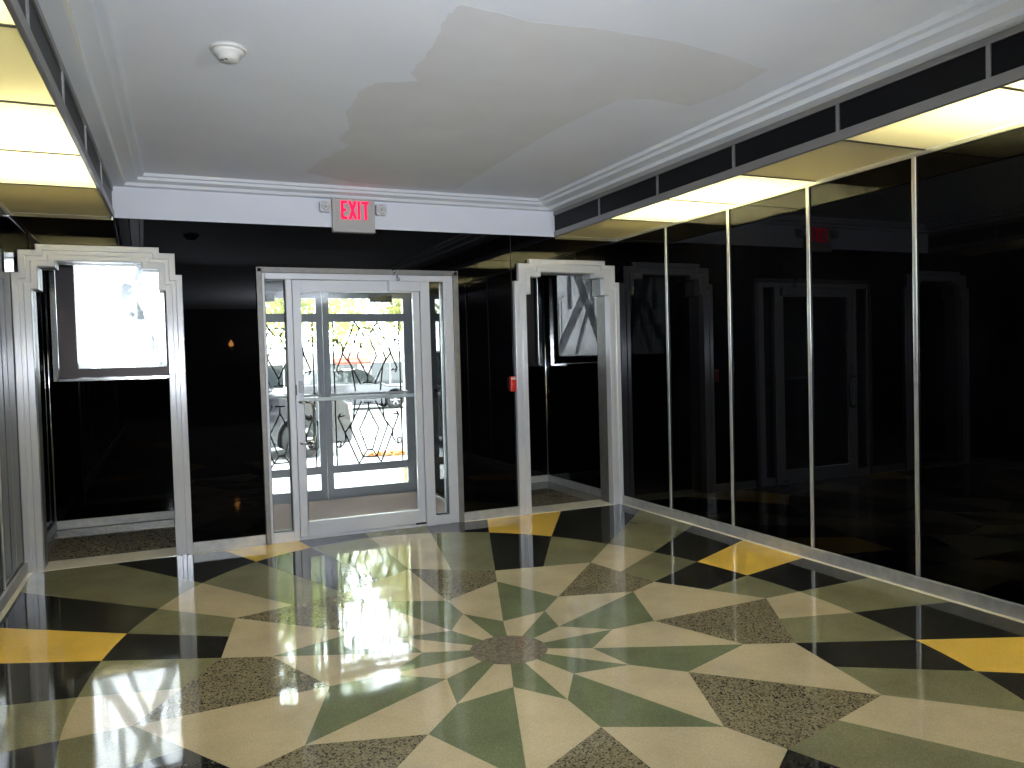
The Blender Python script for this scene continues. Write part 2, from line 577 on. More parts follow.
# ------------------------------------------------------------------ vestibule shell
w = MB(); w.box(-1.06, 1.06, 0.10, 1.95, -0.02, -0.001); w.build('floor_vestibule', M['concrete'], kind='structure')
w = MB(); w.box(-1.06, 1.06, WD, YO + 0.1, 2.42, 2.55)
for k in range(4):
    w.box(-1.06, 1.06, YO - 0.10 - 0.07 * k, YO - 0.06 - 0.07 * k, 2.36 + 0.015 * k, 2.42)
w.build('ceiling_vestibule', M['alu_dark'], kind='structure')
mt = MB(); mt.box(-0.98, 0.98, 0.16, 1.72, -0.001, 0.012)
mt.build('entrance_mat', M['mat'], bevel=0.004, label='pinkish brown entrance mat on the floor between the two sets of doors', cat='mat')

# ------------------------------------------------------------------ baseboards and strips
b = MB(); b.box(XW - 0.022, XW, YR, YA, 0, 0.079); b.build('baseboard_right', M['base'], kind='structure', bevel=0.006)
b = MB(); b.box(-XW, -XW + 0.022, YR, YA, 0, 0.079); b.build('baseboard_left', M['base'], kind='structure', bevel=0.006)
b = MB()
b.box(-XA + 0.55, -0.838, -0.022, 0, 0, 0.079); b.box(0.838, XA - 0.55, -0.022, 0, 0, 0.079)
b.build('baseboard_back', M['base'], kind='structure', bevel=0.006)
for s, nm in ((-1, 'left'), (1, 'right')):
    b = MB(); b.box(s * 1.42, s * (XW - 0.022), YA - 0.022, YA, 0, 0.079)
    b.build('baseboard_alcove_' + nm, M['base'], kind='structure', bevel=0.006)

tn = [0]


def trim(mb, mat, bevel=0.0):
    tn[0] += 1
    return mb.build('trim_%d' % tn[0], mat, kind='structure', bevel=bevel)


for s in (-1, 1):
    for k in range(1, 12):
        t = MB(); t.box(s * (XW - 0.014), s * XW, -P * k - 0.013, -P * k + 0.013, 0.079, ZS)
        trim(t, M['strip'], 0.006)
    t = MB(); t.box(s * (XW - 0.012), s * XW, YR, 0, ZS - 0.018, ZS); trim(t, M['strip'])
    t = MB(); t.tube([(s * (XW - 0.014), YA - 0.014, 0.079), (s * (XW - 0.014), YA - 0.014, 2.5)], 0.016, 10); trim(t, M['chrome'])
    t = MB()
    if s > 0:
        t.box(XF, XW, -0.012, 0, ZS - 0.02, ZS)
    else:
        t.box(-XW, -1.83, -0.012, 0, ZS - 0.02, ZS)
    trim(t, M['chrome'])


# ------------------------------------------------------------------ stepped aluminium surrounds
def outline(cx, d):
    h = [0.40 - d, 0.508 - d, 0.5535 - d]
    z = [2.332 - d, 2.290 - d, 2.130 - d]
    R = [(h[2], 0.0), (h[2], z[2]), (h[1], z[2]), (h[1], z[1]), (h[0], z[1]), (h[0], z[0])]
    L = [(-x, zz) for x, zz in R][::-1]
    return [(cx + x, zz) for x, zz in R + L]


def ring_prism(mb, cx, d0, d1, y0, y1):
    a, b_ = outline(cx, d0), outline(cx, d1)
    n = len(a)
    v = [(x, y0, z) for x, z in a] + [(x, y0, z) for x, z in b_] + [(x, y1, z) for x, z in a] + [(x, y1, z) for x, z in b_]
    f = []
    for i in range(n - 1):
        f.append((i, i + 1, n + i + 1, n + i))
        f.append((2 * n + i, 3 * n + i, 3 * n + i + 1, 2 * n + i + 1))
        f.append((i, 2 * n + i, 2 * n + i + 1, i + 1))
        f.append((n + i, n + i + 1, 3 * n + i + 1, 3 * n + i))
    f += [(0, n, 3 * n, 2 * n), (n - 1, 3 * n - 1, 4 * n - 1, 2 * n - 1)]
    mb.add(v, f)


for s in (-1, 1):
    r = MB()
    ring_prism(r, s * XA, 0.0, 0.118, -0.034, 0.04)
    o = trim(r, M['alu'])
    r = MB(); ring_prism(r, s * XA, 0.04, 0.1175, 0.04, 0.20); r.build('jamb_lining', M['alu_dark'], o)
    r = MB(); ring_prism(r, s * XA, 0.0, 0.046, -0.043, -0.030); r.build('outer_fillet', M['alu'], o, bevel=0.008, bseg=3)
    r = MB(); ring_prism(r, s * XA, 0.072, 0.118, -0.042, -0.030); r.build('inner_fillet', M['alu'], o, bevel=0.008, bseg=3)

# ------------------------------------------------------------------ alcove windows with etched glass
for n, s in ((1, -1), (2, 1)):
    root = empty('window_%d' % n, (s * 1.94, YA, 1.345), kind='structure')

    def part(mb, name, mat, bevel=0.0):
        return mb.build(name, mat, root, bevel=bevel, loc=(s * 1.94, YA, 1.345))
    wx0, wx1 = 1.47, 2.41
    y = YA
    def bx(mb, a, b_, y0, y1, z0, z1):
        mb.box(s * a, s * b_, y0, y1, z0, z1)
    f = MB()
    for (a, b_, z0, z1) in ((wx0 - 0.01, wx0 + 0.02, 1.335, 2.5), (wx1 - 0.02, wx1 + 0.03, 1.335, 2.5),
                            (wx0, wx1, 1.330, 1.360), (wx0, wx1, 2.48, 2.5)):
        bx(f, a, b_, y - 0.025, y + 0.01, z0, z1)
    part(f, 'chrome_edging', M['chrome'], 0.004)
    f = MB()
    gx0, gx1, gz0, gz1, gy = 1.507, 2.256, 1.445, 2.455, y + 0.24
    bx(f, wx0, gx0, y + 0.12, gy + 0.02, 1.345, 2.5); bx(f, gx1, wx1, y + 0.12, gy + 0.02, 1.345, 2.5)
    bx(f, gx0, gx1, y + 0.12, gy + 0.02, 1.345, gz0); bx(f, gx0, gx1, y + 0.12, gy + 0.02, gz1, 2.5)
    part(f, 'window_frame', M['bronze'])
    g = MB(); bx(g, gx0, gx1, gy, gy + 0.004, gz0, gz1); part(g, 'pane', M['pane'])
    # etched bands on the room face of the pane: an X with a low crossing, uprights and side hooks
    e = MB()
    W_, H_ = gx1 - gx0, gz1 - gz0

    def band(p, q, wd, yo):
        """band between two points given in pane fractions (u from the outer wall side, v up)"""
        p = Vector((gx1 - p[0] * W_, gz0 + p[1] * H_)); q = Vector((gx1 - q[0] * W_, gz0 + q[1] * H_))
        d = (q - p).normalized(); nrm = Vector((-d.y, d.x)) * wd * 0.5
        pts = [p + nrm, q + nrm, q - nrm, p - nrm]
        pts = clip([(a.x, a.y) for a in pts], gx0, gx1, gz0, gz1)
        if len(pts) > 2:
            e.prism([(s * a, b_) for a, b_ in pts], gy - yo, gy)
    band((0.02, -0.05), (0.80, 1.05), 0.10, 0.004)
    band((0.40, 1.05), (0.98, -0.08), 0.10, 0.003)
    band((0.40, 0.02), (0.62, 0.52), 0.05, 0.005)
    band((0.30, 0.55), (0.30, 1.02), 0.06, 0.002)
    band((0.72, 0.45), (0.72, 1.02), 0.06, 0.0022)
    for u in (0.10, 0.15):
        band((u, 0.15), (u, 0.66), 0.016, 0.002)
        band((1 - u, 0.15), (1 - u, 0.66), 0.016, 0.002)
    band((0.10, 0.67), (0.22, 0.72), 0.016, 0.0022); band((0.90, 0.67), (0.78, 0.72), 0.016, 0.0022)
    part(e, 'etched_band', M['etch'])

# ------------------------------------------------------------------ ceiling with stepped moulding
PROF = [(0.0, ZL), (0.085, ZL + 0.004), (0.095, ZL + 0.026), (0.170, ZL + 0.040), (0.178, ZL + 0.060),
        (0.212, ZL + 0.064), (0.222, ZC), ]
c = MB()


def rect(d, z):
    k = 0.60
    yb = -d * k
    return [(xl(0) + d, yb, z), (XF - d, yb, z), (XF - d, YR, z), (xl(YR) + d, YR, z), (xl(-6) + d, -6.0, z)]


rings = [rect(d, z) for d, z in PROF]
for a, b_ in zip(rings, rings[1:]):
    v = a + b_
    n = 5
    fs = [(i, (i + 1) % n, n + (i + 1) % n, n + i) for i in range(n) if i != 2]
    c.add(v, fs, 1)
c.add(rings[-1], [(0, 1, 2, 3, 4)], 0)
ceil = c.build('ceiling', [M['plaster'], M['moulding']], kind='structure')
# bare plaster patch, ragged edge
PATCH = [(-0.515, -0.497), (-0.476, -0.818), (-0.356, -1.317), (-0.458, -1.43), (-0.432, -1.666), (-0.516, -1.946),
         (-0.534, -2.33), (-0.483, -2.491), (-0.284, -2.592), (-0.354, -2.685), (-0.349, -3.019), (-0.399, -3.385),
         (-0.371, -3.474), (-0.289, -3.466), (0.002, -3.432), (0.277, -3.469), (0.699, -3.475), (1.114, -3.396),
         (1.343, -3.338), (1.382, -3.04), (1.313, -2.732), (1.02, -2.757), (0.859, -2.701), (0.782, -2.122),
         (0.766, -1.558), (0.77, -0.801), (0.765, -0.243), (0.462, -0.231), (-0.129, -0.275)]
pts = []
for i, p in enumerate(PATCH):
    q = PATCH[(i + 1) % len(PATCH)]
    rag = 0.022 if i < 14 else 0.008
    for k in range(6):
        t = k / 6
        j = noise.noise(Vector((p[0] * 3 + t * 5, p[1] * 3, i * 1.7))) * rag * (1 if k else 0)
        pts.append((p[0] + (q[0] - p[0]) * t + j, p[1] + (q[1] - p[1]) * t + j))
pm = MB(); pm.prism(pts, ZC - 0.0004, ZC + 0.001, 'z'); pm.build('bare_plaster_patch', M['patch'], ceil)

# ------------------------------------------------------------------ soffits: fascia, trough, panels, tubes
YEND = -7.36
seams_r = [0.0, -0.93, -1.735, -2.53, -3.345, -4.21, -5.02, -5.84, -6.65, YEND]
seams_l = [0.0, -0.985, -1.80, -2.63, -3.465, -4.29, -5.1, -5.92, -6.74, YEND]
LIT = {1: 'a', 2: 'a', 4: 'b', 5: 'b', 7: 'c', 8: 'c'}


def lx_poly(y0, y1, d0, d1):
    return [(xl(y0) - d0, y0), (xl(y1) - d0, y1), (xl(y1) - d1, y1), (xl(y0) - d1, y0)]


for s, nm in ((-1, 'left'), (1, 'right')):
    inner = (lambda y: xl(y)) if s < 0 else (lambda y: XF)

    def strip(mb, y0, y1, d0, d1, z0, z1, n=1):
        """box following the fascia; d measured from the fascia face towards the wall"""
        if y0 > -6.0 > y1:
            strip(mb, y0, -6.0, d0, d1, z0, z1); strip(mb, -6.0, y1, d0, d1, z0, z1)
            return
        for k in range(n):
            a, b_ = y0 + (y1 - y0) * k / n, y0 + (y1 - y0) * (k + 1) / n
            mb.prism([(inner(a) + s * d0, a), (inner(b_) + s * d0, b_), (inner(b_) + s * d1, b_), (inner(a) + s * d1, a)],
                     z0, z1, 'z')
    f = MB(); strip(f, 0, -6, 0.004, 0.013, ZS + 0.004, ZL); strip(f, -6, YR, 0.004, 0.013, ZS + 0.004, ZL)
    fas = f.build('ceiling_fascia_' + nm, M['fascia'], kind='structure')
    f = MB()
    for y0, y1 in ((0, -6), (-6, YR)):
        strip(f, y0, y1, -0.008, 0.014, ZS - 0.003, ZS + 0.052)
    f.build('bottom_trim', M['soffit_edge'], fas, bevel=0.004)
    f = MB()
    for y0, y1 in ((0, -6), (-6, YR)):
        strip(f, y0, y1, -0.006, 0.03, ZL - 0.034, ZL)
    f.build('top_trim', M['soffit_edge'], fas)
    f = MB()
    for k in range(1, 14):
        yj = 0.02 - 0.8385 * k
        strip(f, yj + 0.011, yj - 0.011, -0.004, 0.01, ZS + 0.05, ZL - 0.033)
    f.build('joint_bar', M['soffit_edge'], fas)
    # trough above the panels
    xw = s * XW
    t = MB()
    strip(t, 0, YEND, 0.0130, 0.0145, ZS + 0.004, 2.80)
    t.box(xw, xw - s * 0.005, 0, YEND, ZS + 0.004, 2.80)
    t.box(s * (XF - 0.02) if s > 0 else -1.80, xw, 0.0, YEND, 2.78, 2.80)
    t.box(s * 1.86 if s > 0 else -1.86, xw, -0.002, 0.0, ZS + 0.004, 2.79)
    t.build('ceiling_trough_' + nm, M['box_white'], kind='structure')
    q = MB()
    strip(q, YEND, YR, 0.03, 0.035, ZS, 2.8)
    q.prism([(xl(YEND), YEND), (xl(YR), YR), (-XW, YR), (-XW, YEND)] if s < 0 else
            [(XF, YEND), (XF, YR), (XW, YR), (XW, YEND)], ZS, ZS + 0.02, 'z')
    q.build('ceiling_soffit_' + nm, M['dark'], kind='structure')
    seams = seams_l if s < 0 else seams_r
    place = {'left': 'left-hand', 'right': 'right-hand'}[nm]
    words_lit = {'a': 'lit fluorescent panel pair in the %s soffit nearest the entrance doors' % place,
                 'b': 'lit fluorescent panel pair in the %s soffit, second one from the entrance wall' % place,
                 'c': 'lit fluorescent panel pair in the %s soffit farthest from the entrance wall' % place}
    roots = {}
    for k in range(len(seams) - 1):
        y0, y1 = seams[k], seams[k + 1]
        mb = MB()
        a, b_ = y0 - 0.004, y1 + 0.004
        pts = [(inner(a) + s * 0.015, a), (inner(b_) + s * 0.015, b_), (xw - s * 0.012, b_), (xw - s * 0.012, a)]
        mb.prism(pts, ZS + 0.006, ZS + 0.010, 'z')
        cx = s * (abs(inner(y0)) + XW) / 2
        if k in LIT:
            g = LIT[k]
            if g not in roots:
                roots[g] = empty('ceiling_light', (cx, y0, ZS + 0.01), label=words_lit[g], cat='ceiling light',
                                 group='fluorescent panels in the soffits')
                r = roots[g]
                ya, yb = y0 - (0.45 if (s > 0 and g == 'b') else 0.10), seams[k + 2] + 0.10
                for dx in (-0.13, 0.13):
                    tb = MB(); tb.tube([(cx + dx, ya, ZS + 0.155), (cx + dx, yb, ZS + 0.155)], 0.016, 10)
                    tb.build('fluorescent_tube', M['tube'], r, loc=r.location)
            mb.build('diffuser_panel', M['diff'], roots[g], loc=roots[g].location)
        else:
            lab = {0: 'unlit cream soffit panel in the %s soffit, against the entrance wall' % place,
                   3: 'cream soffit panel between two lit panel pairs of the %s soffit' % place,
                   6: 'cream soffit panel near the rear of the %s soffit between lit pairs' % place}[k]
            mb.build('soffit_panel', M['diff'] if (s < 0 and k == 3) else M['diff_dim'], None, loc=(cx, (y0 + y1) / 2, ZS + 0.008), label=lab, cat='ceiling panel',
                     group='unlit panels in the soffits')
    # divider bars between bays, and unseen baffles added to dim the unlit ones
    d = MB()
    for k in range(1, len(seams) - 1):
        y = seams[k]
        d.prism([(inner(y) + s * 0.015, y - 0.009), (inner(y) + s * 0.015, y + 0.009), (xw - s * 0.012, y + 0.009), (xw - s * 0.012, y - 0.009)],
                ZS + 0.002, ZS + 0.016, 'z')
        if (k in LIT) != ((k - 1) in LIT) and not (s < 0 and k == 3):
            d.prism([(inner(y) + s * 0.015, y - 0.003), (inner(y) + s * 0.015, y + 0.003), (xw - s * 0.012, y + 0.003), (xw - s * 0.012, y - 0.003)],
                    ZS + 0.016, ZS + 0.110, 'z')
    trim(d, M['bar'])

# ------------------------------------------------------------------ inner entrance door (door_1)
d1 = empty('door_1', (0, 0, 0), kind='structure')
f = MB()
for a, b_ in ((-0.838, -0.800), (0.795, 0.838)):
    f.box(a, b_, -0.045, 0.11, 0.0, 2.200)
f.box(-0.838, 0.838, -0.045, 0.11, 2.162, 2.200)
f.build('outer_trim', M['alu_dark'], d1, bevel=0.004)
f = MB()
f.box(-0.800, -0.780, -0.030, 0.10, 0.0, 2.162); f.box(0.712, 0.795, -0.030, 0.10, 0.0, 2.162)
f.box(-0.780, 0.712, -0.030, 0.10, 2.112, 2.162)
f.box(-0.622, -0.573, -0.030, 0.10, 0.0, 2.112); f.box(0.494, 0.577, -0.045, 0.10, 0.0, 2.112)
f.box(-0.780, -0.622, -0.030, 0.10, 0.0, 0.080); f.box(0.577, 0.712, -0.030, 0.10, 0.0, 0.080)
f.box(-0.573, 0.494, -0.025, 0.10, 0.0, 0.022)
f.build('door_frame', M['alu_paint'], d1, bevel=0.004)
f = MB()
for a, b_ in ((-0.780, -0.622), (0.577, 0.712)):
    for (x0, x1, z0, z1) in ((a, a + 0.006, 0.08, 2.112), (b_ - 0.006, b_, 0.08, 2.112), (a, b_, 2.106, 2.112), (a, b_, 0.080, 0.086)):
        f.box(x0, x1, 0.0, 0.05, z0, z1)
f.build('gasket', M['dark_plastic'], d1)
for a, b_ in ((-0.774, -0.628), (0.583, 0.706)):
    g = MB(); g.box(a, b_, 0.022, 0.028, 0.086, 2.106); g.build('sidelight_pane', M['glass'], d1)
lf = MB()
lf.box(-0.569, -0.504, -0.022, 0.028, 0.026, 2.106); lf.box(0.435, 0.490, -0.022, 0.028, 0.026, 2.106)
lf.box(-0.504, 0.435, -0.022, 0.028, 2.016, 2.106); lf.box(-0.504, 0.435, -0.022, 0.028, 0.026, 0.146)
leaf = lf.build('door_leaf', M['alu_paint'], d1, bevel=0.003)
g = MB(); g.box(-0.504, 0.435, 0.001, 0.007, 0.146, 2.016); g.build('door_pane', M['glass'], leaf)
h = MB()
h.tube([(-0.545, -0.022, 1.125), (-0.545, -0.075, 1.125), (-0.50, -0.085, 1.125)], 0.011, 8)
h.tube([(-0.50, -0.085, 1.125), (-0.45, -0.088, 1.115), (-0.44, -0.088, 1.05), (-0.44, -0.088, 0.86), (-0.455, -0.088, 0.80), (-0.50, -0.085, 0.79)], 0.013, 8)
h.tube([(-0.545, -0.022, 0.79), (-0.545, -0.075, 0.79), (-0.50, -0.085, 0.79)], 0.011, 8)
h.build('pull_handle', M['chrome'], leaf)
h = MB()
h.box(-0.54, 0.47, 0.085, 0.105, 1.118, 1.150); h.box(-0.54, -0.52, 0.028, 0.09, 1.115, 1.153); h.box(0.45, 0.47, 0.028, 0.09, 1.115, 1.153)
h.build('push_bar', M['alu_paint'], leaf, bevel=0.004)
h = MB(); h.box(-0.568, -0.560, -0.026, -0.02, 1.18, 1.265); h.build('latch_slot', M['dark_plastic'], leaf)
h = MB(); h.box(-0.545, -0.512, -0.034, -0.02, 1.20, 1.295); h.build('lock_plate', M['steel_frame'], leaf, bevel=0.004)
h = MB(); h.box(0.40, 0.50, -0.028, 0.0, 0.020, 0.036); h.build('floor_pivot', M['dark_plastic'], leaf)
cl = MB(); cl.box(0.215, 0.492, -0.075, -0.022, 2.022, 2.108)
clo = cl.build('door_closer', M['alu_paint'], d1, bevel=0.006)
h = MB()
h.tube([(0.30, -0.055, 2.105), (0.30, -0.055, 2.135)], 0.016, 12)
h.tube([(0.30, -0.055, 2.135), (0.27, -0.05, 2.19)], 0.007, 8)
h.lathe([(0.018, -0.012), (0.02, 0.0), (0.012, 0.012)], (0.27, -0.05, 2.19), 'z', 12)
h.tube([(0.27, -0.05, 2.175), (0.27, -0.03, 2.165)], 0.010, 8)
h.build('closer_arm', M['chrome'], clo)


# ------------------------------------------------------------------ outer doors with wrought iron
def scroll(cx, cz, s, up):
    """small spiral scroll with a curving tail; s = side it faces, up = +1 / -1"""
    pts = []
    for k in range(15):
        a = k / 14 * 2.2 * PI
        r = 0.012 + 0.030 * k / 14
        pts.append((cx + s * (-0.030 + r * math.cos(a + PI * 0.5)), cz + up * r * math.sin(a + PI * 0.5)))
    return pts


def outer_leaf(n, s, closer):
    root = empty('door_%d' % n, (0, YO, 0), kind='structure')
    def X(x): return s * x
    Yc = YO
    f = MB()
    f.box(X(0.003), X(0.067), Yc - 0.025, Yc + 0.025, 0.012, 2.19); f.box(X(0.877), X(0.990), Yc - 0.025, Yc + 0.025, 0.012, 2.19)
    for z0, z1 in ((2.115, 2.19), (1.868, 1.955), (0.267, 0.350), (0.012, 0.104)):
        f.box(X(0.067), X(0.877), Yc - 0.025, Yc + 0.025, z0, z1)
    leaf = f.build('door_leaf', M['steel_frame'], root, bevel=0.003, loc=(0, YO, 0))
    for z0, z1 in ((1.955, 2.115), (0.350, 1.868), (0.104, 0.267)):
        g = MB(); g.box(X(0.067), X(0.877), Yc - 0.003, Yc + 0.003, z0, z1); g.build('door_pane', M['glass'], leaf, loc=(0, YO, 0))
    x0 = 0.462
    gr = MB()
    Yg = Yc - 0.012
    def bar(pts, r=0.0085):
        gr.tube([(X(px), Yg, pz) for px, pz in pts], r, 6)
    for xv in (0.107, 0.824):
        bar([(xv, 0.35), (xv, 1.868)])
    for up in (1, -1):
        def V(dx, z):
            return (x0 + dx, z if up > 0 else 2.218 - z)
        for q in (1, -1):
            bar([V(q * 0.122, 1.868), V(q * 0.330, 1.36)])
            bar([V(q * 0.330, 1.36), V(q * 0.305, 1.32)]); bar([V(q * 0.335, 1.36), V(q * 0.262, 1.345)])
            bar([V(q * 0.122, 1.868), V(q * 0.028, 1.727), V(q * 0.105, 1.50), V(0.0, 1.286)])
            bar([V(q * 0.075, 1.80), V(q * 0.205, 1.47), V(q * 0.075, 1.20)])
            bar([V(q * 0.262, 1.53), V(q * 0.170, 1.40), V(q * 0.135, 1.13)])
            sc = [(px - x0, pz) for px, pz in scroll(x0 + q * 0.355, 1.640, q, 1)]
            bar([V(a, b_) for a, b_ in sc])
            bar([V(q * 0.325, 1.672), V(q * 0.285, 1.655), V(q * 0.255, 1.60), V(q * 0.262, 1.53)])
            for dz in (1.60, 1.385):
                px = q * (0.028 + (0.077) * (1.727 - dz) / 0.227) if dz > 1.5 else q * 0.105 * (dz - 1.286) / 0.214
                gr.lathe([(0.0, -0.012), (0.011, 0.0), (0.0, 0.012)], (X(x0 + px * 0.8), Yg, V(0, dz)[1]), 'z', 8)
        bar([V(-0.028, 1.727), V(0.028, 1.727)]); bar([V(-0.075, 1.80), V(0.075, 1.80)])
        bar([V(0, 1.286), V(0, 1.215)]); bar([V(-0.05, 1.215), V(0.05, 1.215)])
    gr.build('iron_grille', M['iron'], leaf, loc=(0, YO, 0))
    h = MB()
    h.box(X(0.05), X(0.90), Yc - 0.085, Yc - 0.070, 1.088, 1.112); h.box(X(0.05), X(0.07), Yc - 0.08, Yc - 0.02, 1.08, 1.12)
    h.box(X(0.88), X(0.90), Yc - 0.08, Yc - 0.02, 1.08, 1.12)
    h.build('push_bar', M['alu_paint'], leaf, bevel=0.003, loc=(0, YO, 0))
    h = MB(); h.box(X(closer[0]), X(closer[1]), Yc - 0.085, Yc - 0.02, 2.075, 2.150)
    h.build('door_closer', M['dark_plastic'], leaf, bevel=0.006, loc=(0, YO, 0))
    return root


for n, s, cl_ in ((2, 1, (0.50, 0.74)), (3, -1, (0.48, 0.72))):
    outer_leaf(n, s, cl_)
t = MB()
t.box(-1.06, -0.993, YO - 0.05, YO + 0.05, 0, 2.30); t.box(0.993, 1.06, YO - 0.05, YO + 0.05, 0, 2.30)
t.box(-1.06, 1.06, YO - 0.05, YO + 0.05, 2.194, 2.42); t.box(-1.06, 1.06, YO - 0.04, YO + 0.04, 0.0, 0.010)
trim(t, M['steel_frame'])

# ------------------------------------------------------------------ exit sign
ex = empty('exit_sign', (-0.055, 0, 2.50), label='white exit sign with glowing red letters on the white header above the doors', cat='exit sign')


def epart(mb, name, mat, bevel=0.0, parent=ex, **k):
    o = mb.build(name, mat, parent, bevel=bevel, loc=(-0.055, 0, 2.50), **k)
    return o


m_ = MB(); m_.box(-0.232, 0.118, -0.062, 0.0, 2.502, 2.775); hous = epart(m_, 'housing', M['sign_plastic'], 0.006)
lt = MB()
zb_, zt_, sw = 2.607, 2.757, 0.021
y0, y1 = -0.066, -0.060


def stroke(p, q, wd=sw):
    p, q = Vector(p), Vector(q); d = (q - p).normalized(); nrm = Vector((-d.y, d.x)) * wd / 2
    lt.prism([tuple(p + nrm), tuple(q + nrm), tuple(q - nrm), tuple(p - nrm)], y0, y1, 'y')


x = -0.163
lt.box(x, x + sw, y0, y1, zb_, zt_)
for z in (zb_, (zb_ + zt_) / 2 - sw / 2, zt_ - sw):
    lt.box(x, x + (0.050 if z != (zb_ + zt_) / 2 - sw / 2 else 0.042), y0 - 0.0003, y1, z, z + sw)
x = -0.098
stroke((x + 0.006, zb_), (x + 0.055, zt_)); y0 -= 0.0003; stroke((x + 0.006, zt_), (x + 0.055, zb_))
x = -0.026
lt.box(x, x + sw, y0, y1, zb_, zt_)
x = 0.008
lt.box(x, x + 0.060, y0, y1, zt_ - sw, zt_); lt.box(x + 0.022, x + 0.022 + sw, y0 + 0.0003, y1, zb_, zt_)
epart(lt, 'lettering', M['exit_red'], label='glowing red EXIT letters')
for cx, cz in ((-0.288, 2.702), (0.174, 2.698)):
    hd = MB()
    hd.prism([(cx - 0.045, cz - 0.033), (cx - 0.033, cz - 0.045), (cx + 0.033, cz - 0.045), (cx + 0.045, cz - 0.033),
              (cx + 0.045, cz + 0.033), (cx + 0.033, cz + 0.045), (cx - 0.033, cz + 0.045), (cx - 0.045, cz + 0.033)], -0.075, -0.02)
    hd.box(cx - 0.012, cx + 0.012, -0.03, 0.0, cz - 0.012, cz + 0.012)
    xs = -0.25 if cx < 0 else 0.11
    hd.box(min(xs, cx), max(xs, cx), -0.03, -0.012, cz - 0.008, cz + 0.008)
    ho = epart(hd, 'lamp_head', M['alu_paint'], 0.003)
    rf = MB(); rf.lathe([(0.036, -0.078), (0.032, -0.082), (0.026, -0.078), (0.012, -0.0765), (0.0, -0.0765)], (cx, 0, cz), 'y', 20)
    rf.lathe([(0.0, -0.094), (0.008, -0.090), (0.010, -0.082), (0.010, -0.0765)], (cx, 0, cz), 'y', 12)
    epart(rf, 'reflector', M['lamp_lens'], parent=ho)

# ------------------------------------------------------------------ smoke detector
sd = empty('smoke_detector', (-1.21, -2.70, ZC), label='round white smoke detector on the ceiling', cat='smoke detector')
m_ = MB()
m_.lathe([(0.080, 0.0), (0.080, -0.010), (0.076, -0.014)], (0, 0, 0), 'z', 40); m_.build('base', M['white_plastic'], sd)
m_ = MB()
m_.lathe([(0.068, -0.014), (0.070, -0.020), (0.064, -0.030), (0.048, -0.040), (0.046, -0.052), (0.034, -0.058), (0.0, -0.059)], (0, 0, 0), 'z', 40)
hs = m_.build('housing', M['white_plastic'], sd)
for a in (3.6, 4.3):
    m_ = MB()
    ca, sa = math.cos(a), math.sin(a)
    m_.box(0.03 * ca - 0.007, 0.03 * ca + 0.007, 0.03 * sa - 0.004, 0.03 * sa + 0.004, -0.0610, -0.055)
    m_.build('sensing_slot', M['dark_plastic'], hs)

# ------------------------------------------------------------------ fire alarm pull station
fa = empty('fire_alarm_box', (1.362, 0, 1.20), label='small red fire alarm box beside the right-hand stepped frame', cat='fire alarm')
m_ = MB(); m_.box(1.322, 1.378, -0.045, 0.0, 1.130, 1.268)
o = m_.build('case', M['red_plastic'], fa, bevel=0.008, loc=(1.362, 0, 1.20))
m_ = MB(); m_.box(1.334, 1.366, -0.056, -0.044, 1.185, 1.202); m_.box(1.346, 1.354, -0.056, -0.044, 1.155, 1.202)
o = m_.build('pull_bar', M['red_plastic'], fa, bevel=0.002, loc=(1.362, 0, 1.20))
m_ = MB(); m_.box(1.328, 1.372, -0.0465, -0.044, 1.240, 1.256)
o = m_.build('white_band', M['white_plastic'], fa, loc=(1.362, 0, 1.20))

# ------------------------------------------------------------------ amber wall lamp on the rear wall (seen mirrored in the black glass)
SX, SZ = 0.0, 1.97
wl = empty('wall_lamp', (SX, YR, SZ), label='amber wall lamp mirrored as an orange glint in the black panel left of the doors', cat='wall lamp')
m_ = MB(); m_.lathe([(0.06, 0.0), (0.06, 0.012), (0.03, 0.02), (0.0, 0.02)], (SX, YR, SZ - 0.10), 'y', 24)
m_.tube([(SX, YR + 0.02, SZ - 0.10), (SX, YR + 0.10, SZ - 0.11), (SX, YR + 0.12, SZ - 0.05)], 0.010, 8)
m_.lathe([(0.012, -0.05), (0.034, -0.042), (0.036, -0.036), (0.0, -0.036)], (SX, YR + 0.12, SZ), 'z', 20)
o = m_.build('bracket', M['brass'], wl, loc=(SX, YR, SZ))
m_ = MB(); m_.lathe([(0.0, -0.05), (0.04, -0.03), (0.060, 0.01), (0.046, 0.055), (0.018, 0.10), (0.0, 0.13)], (SX, YR + 0.12, SZ), 'z', 20)
o = m_.build('bulb', M['amber'], wl, loc=(SX, YR, SZ))

# ------------------------------------------------------------------ outside
w = MB(); w.box(-30, 30, 1.95, 5.2, ZG - 0.2, ZG); w.box(-1.4, 1.4, 1.93, 2.6, ZG, -0.02)
w.build('sidewalk', M['concrete'], kind='structure')
w = MB(); w.box(-60, 60, 5.2, 60, ZG - 0.3, ZG - 0.03); w.build('street', M['asphalt'], kind='structure')
w = MB()
w.box(-8, -1.06, YO + 0.06, YO + 0.10, 2.6, 5.0); w.box(-8, 8, YO + 0.06, YO + 0.10, 2.55, 5.0)
for s in (-1, 1):
    w.box(s * 1.06, s * 1.46, YO + 0.05, YO + 0.10, -0.2, 2.6); w.box(s * 2.42, s * 8, YO + 0.05, YO + 0.10, -0.2, 2.6)
    w.box(s * 1.46, s * 2.42, YO + 0.05, YO + 0.10, -0.2, 1.34)
w.build('wall_facade', M['stucco'], kind='structure')
# roof over the lobby (keeps the sky out)
w = MB(); w.box(-2.7, 2.7, YR - 0.2, YO + 0.1, 3.0, 3.1); w.build('roof', M['dark'], kind='structure')


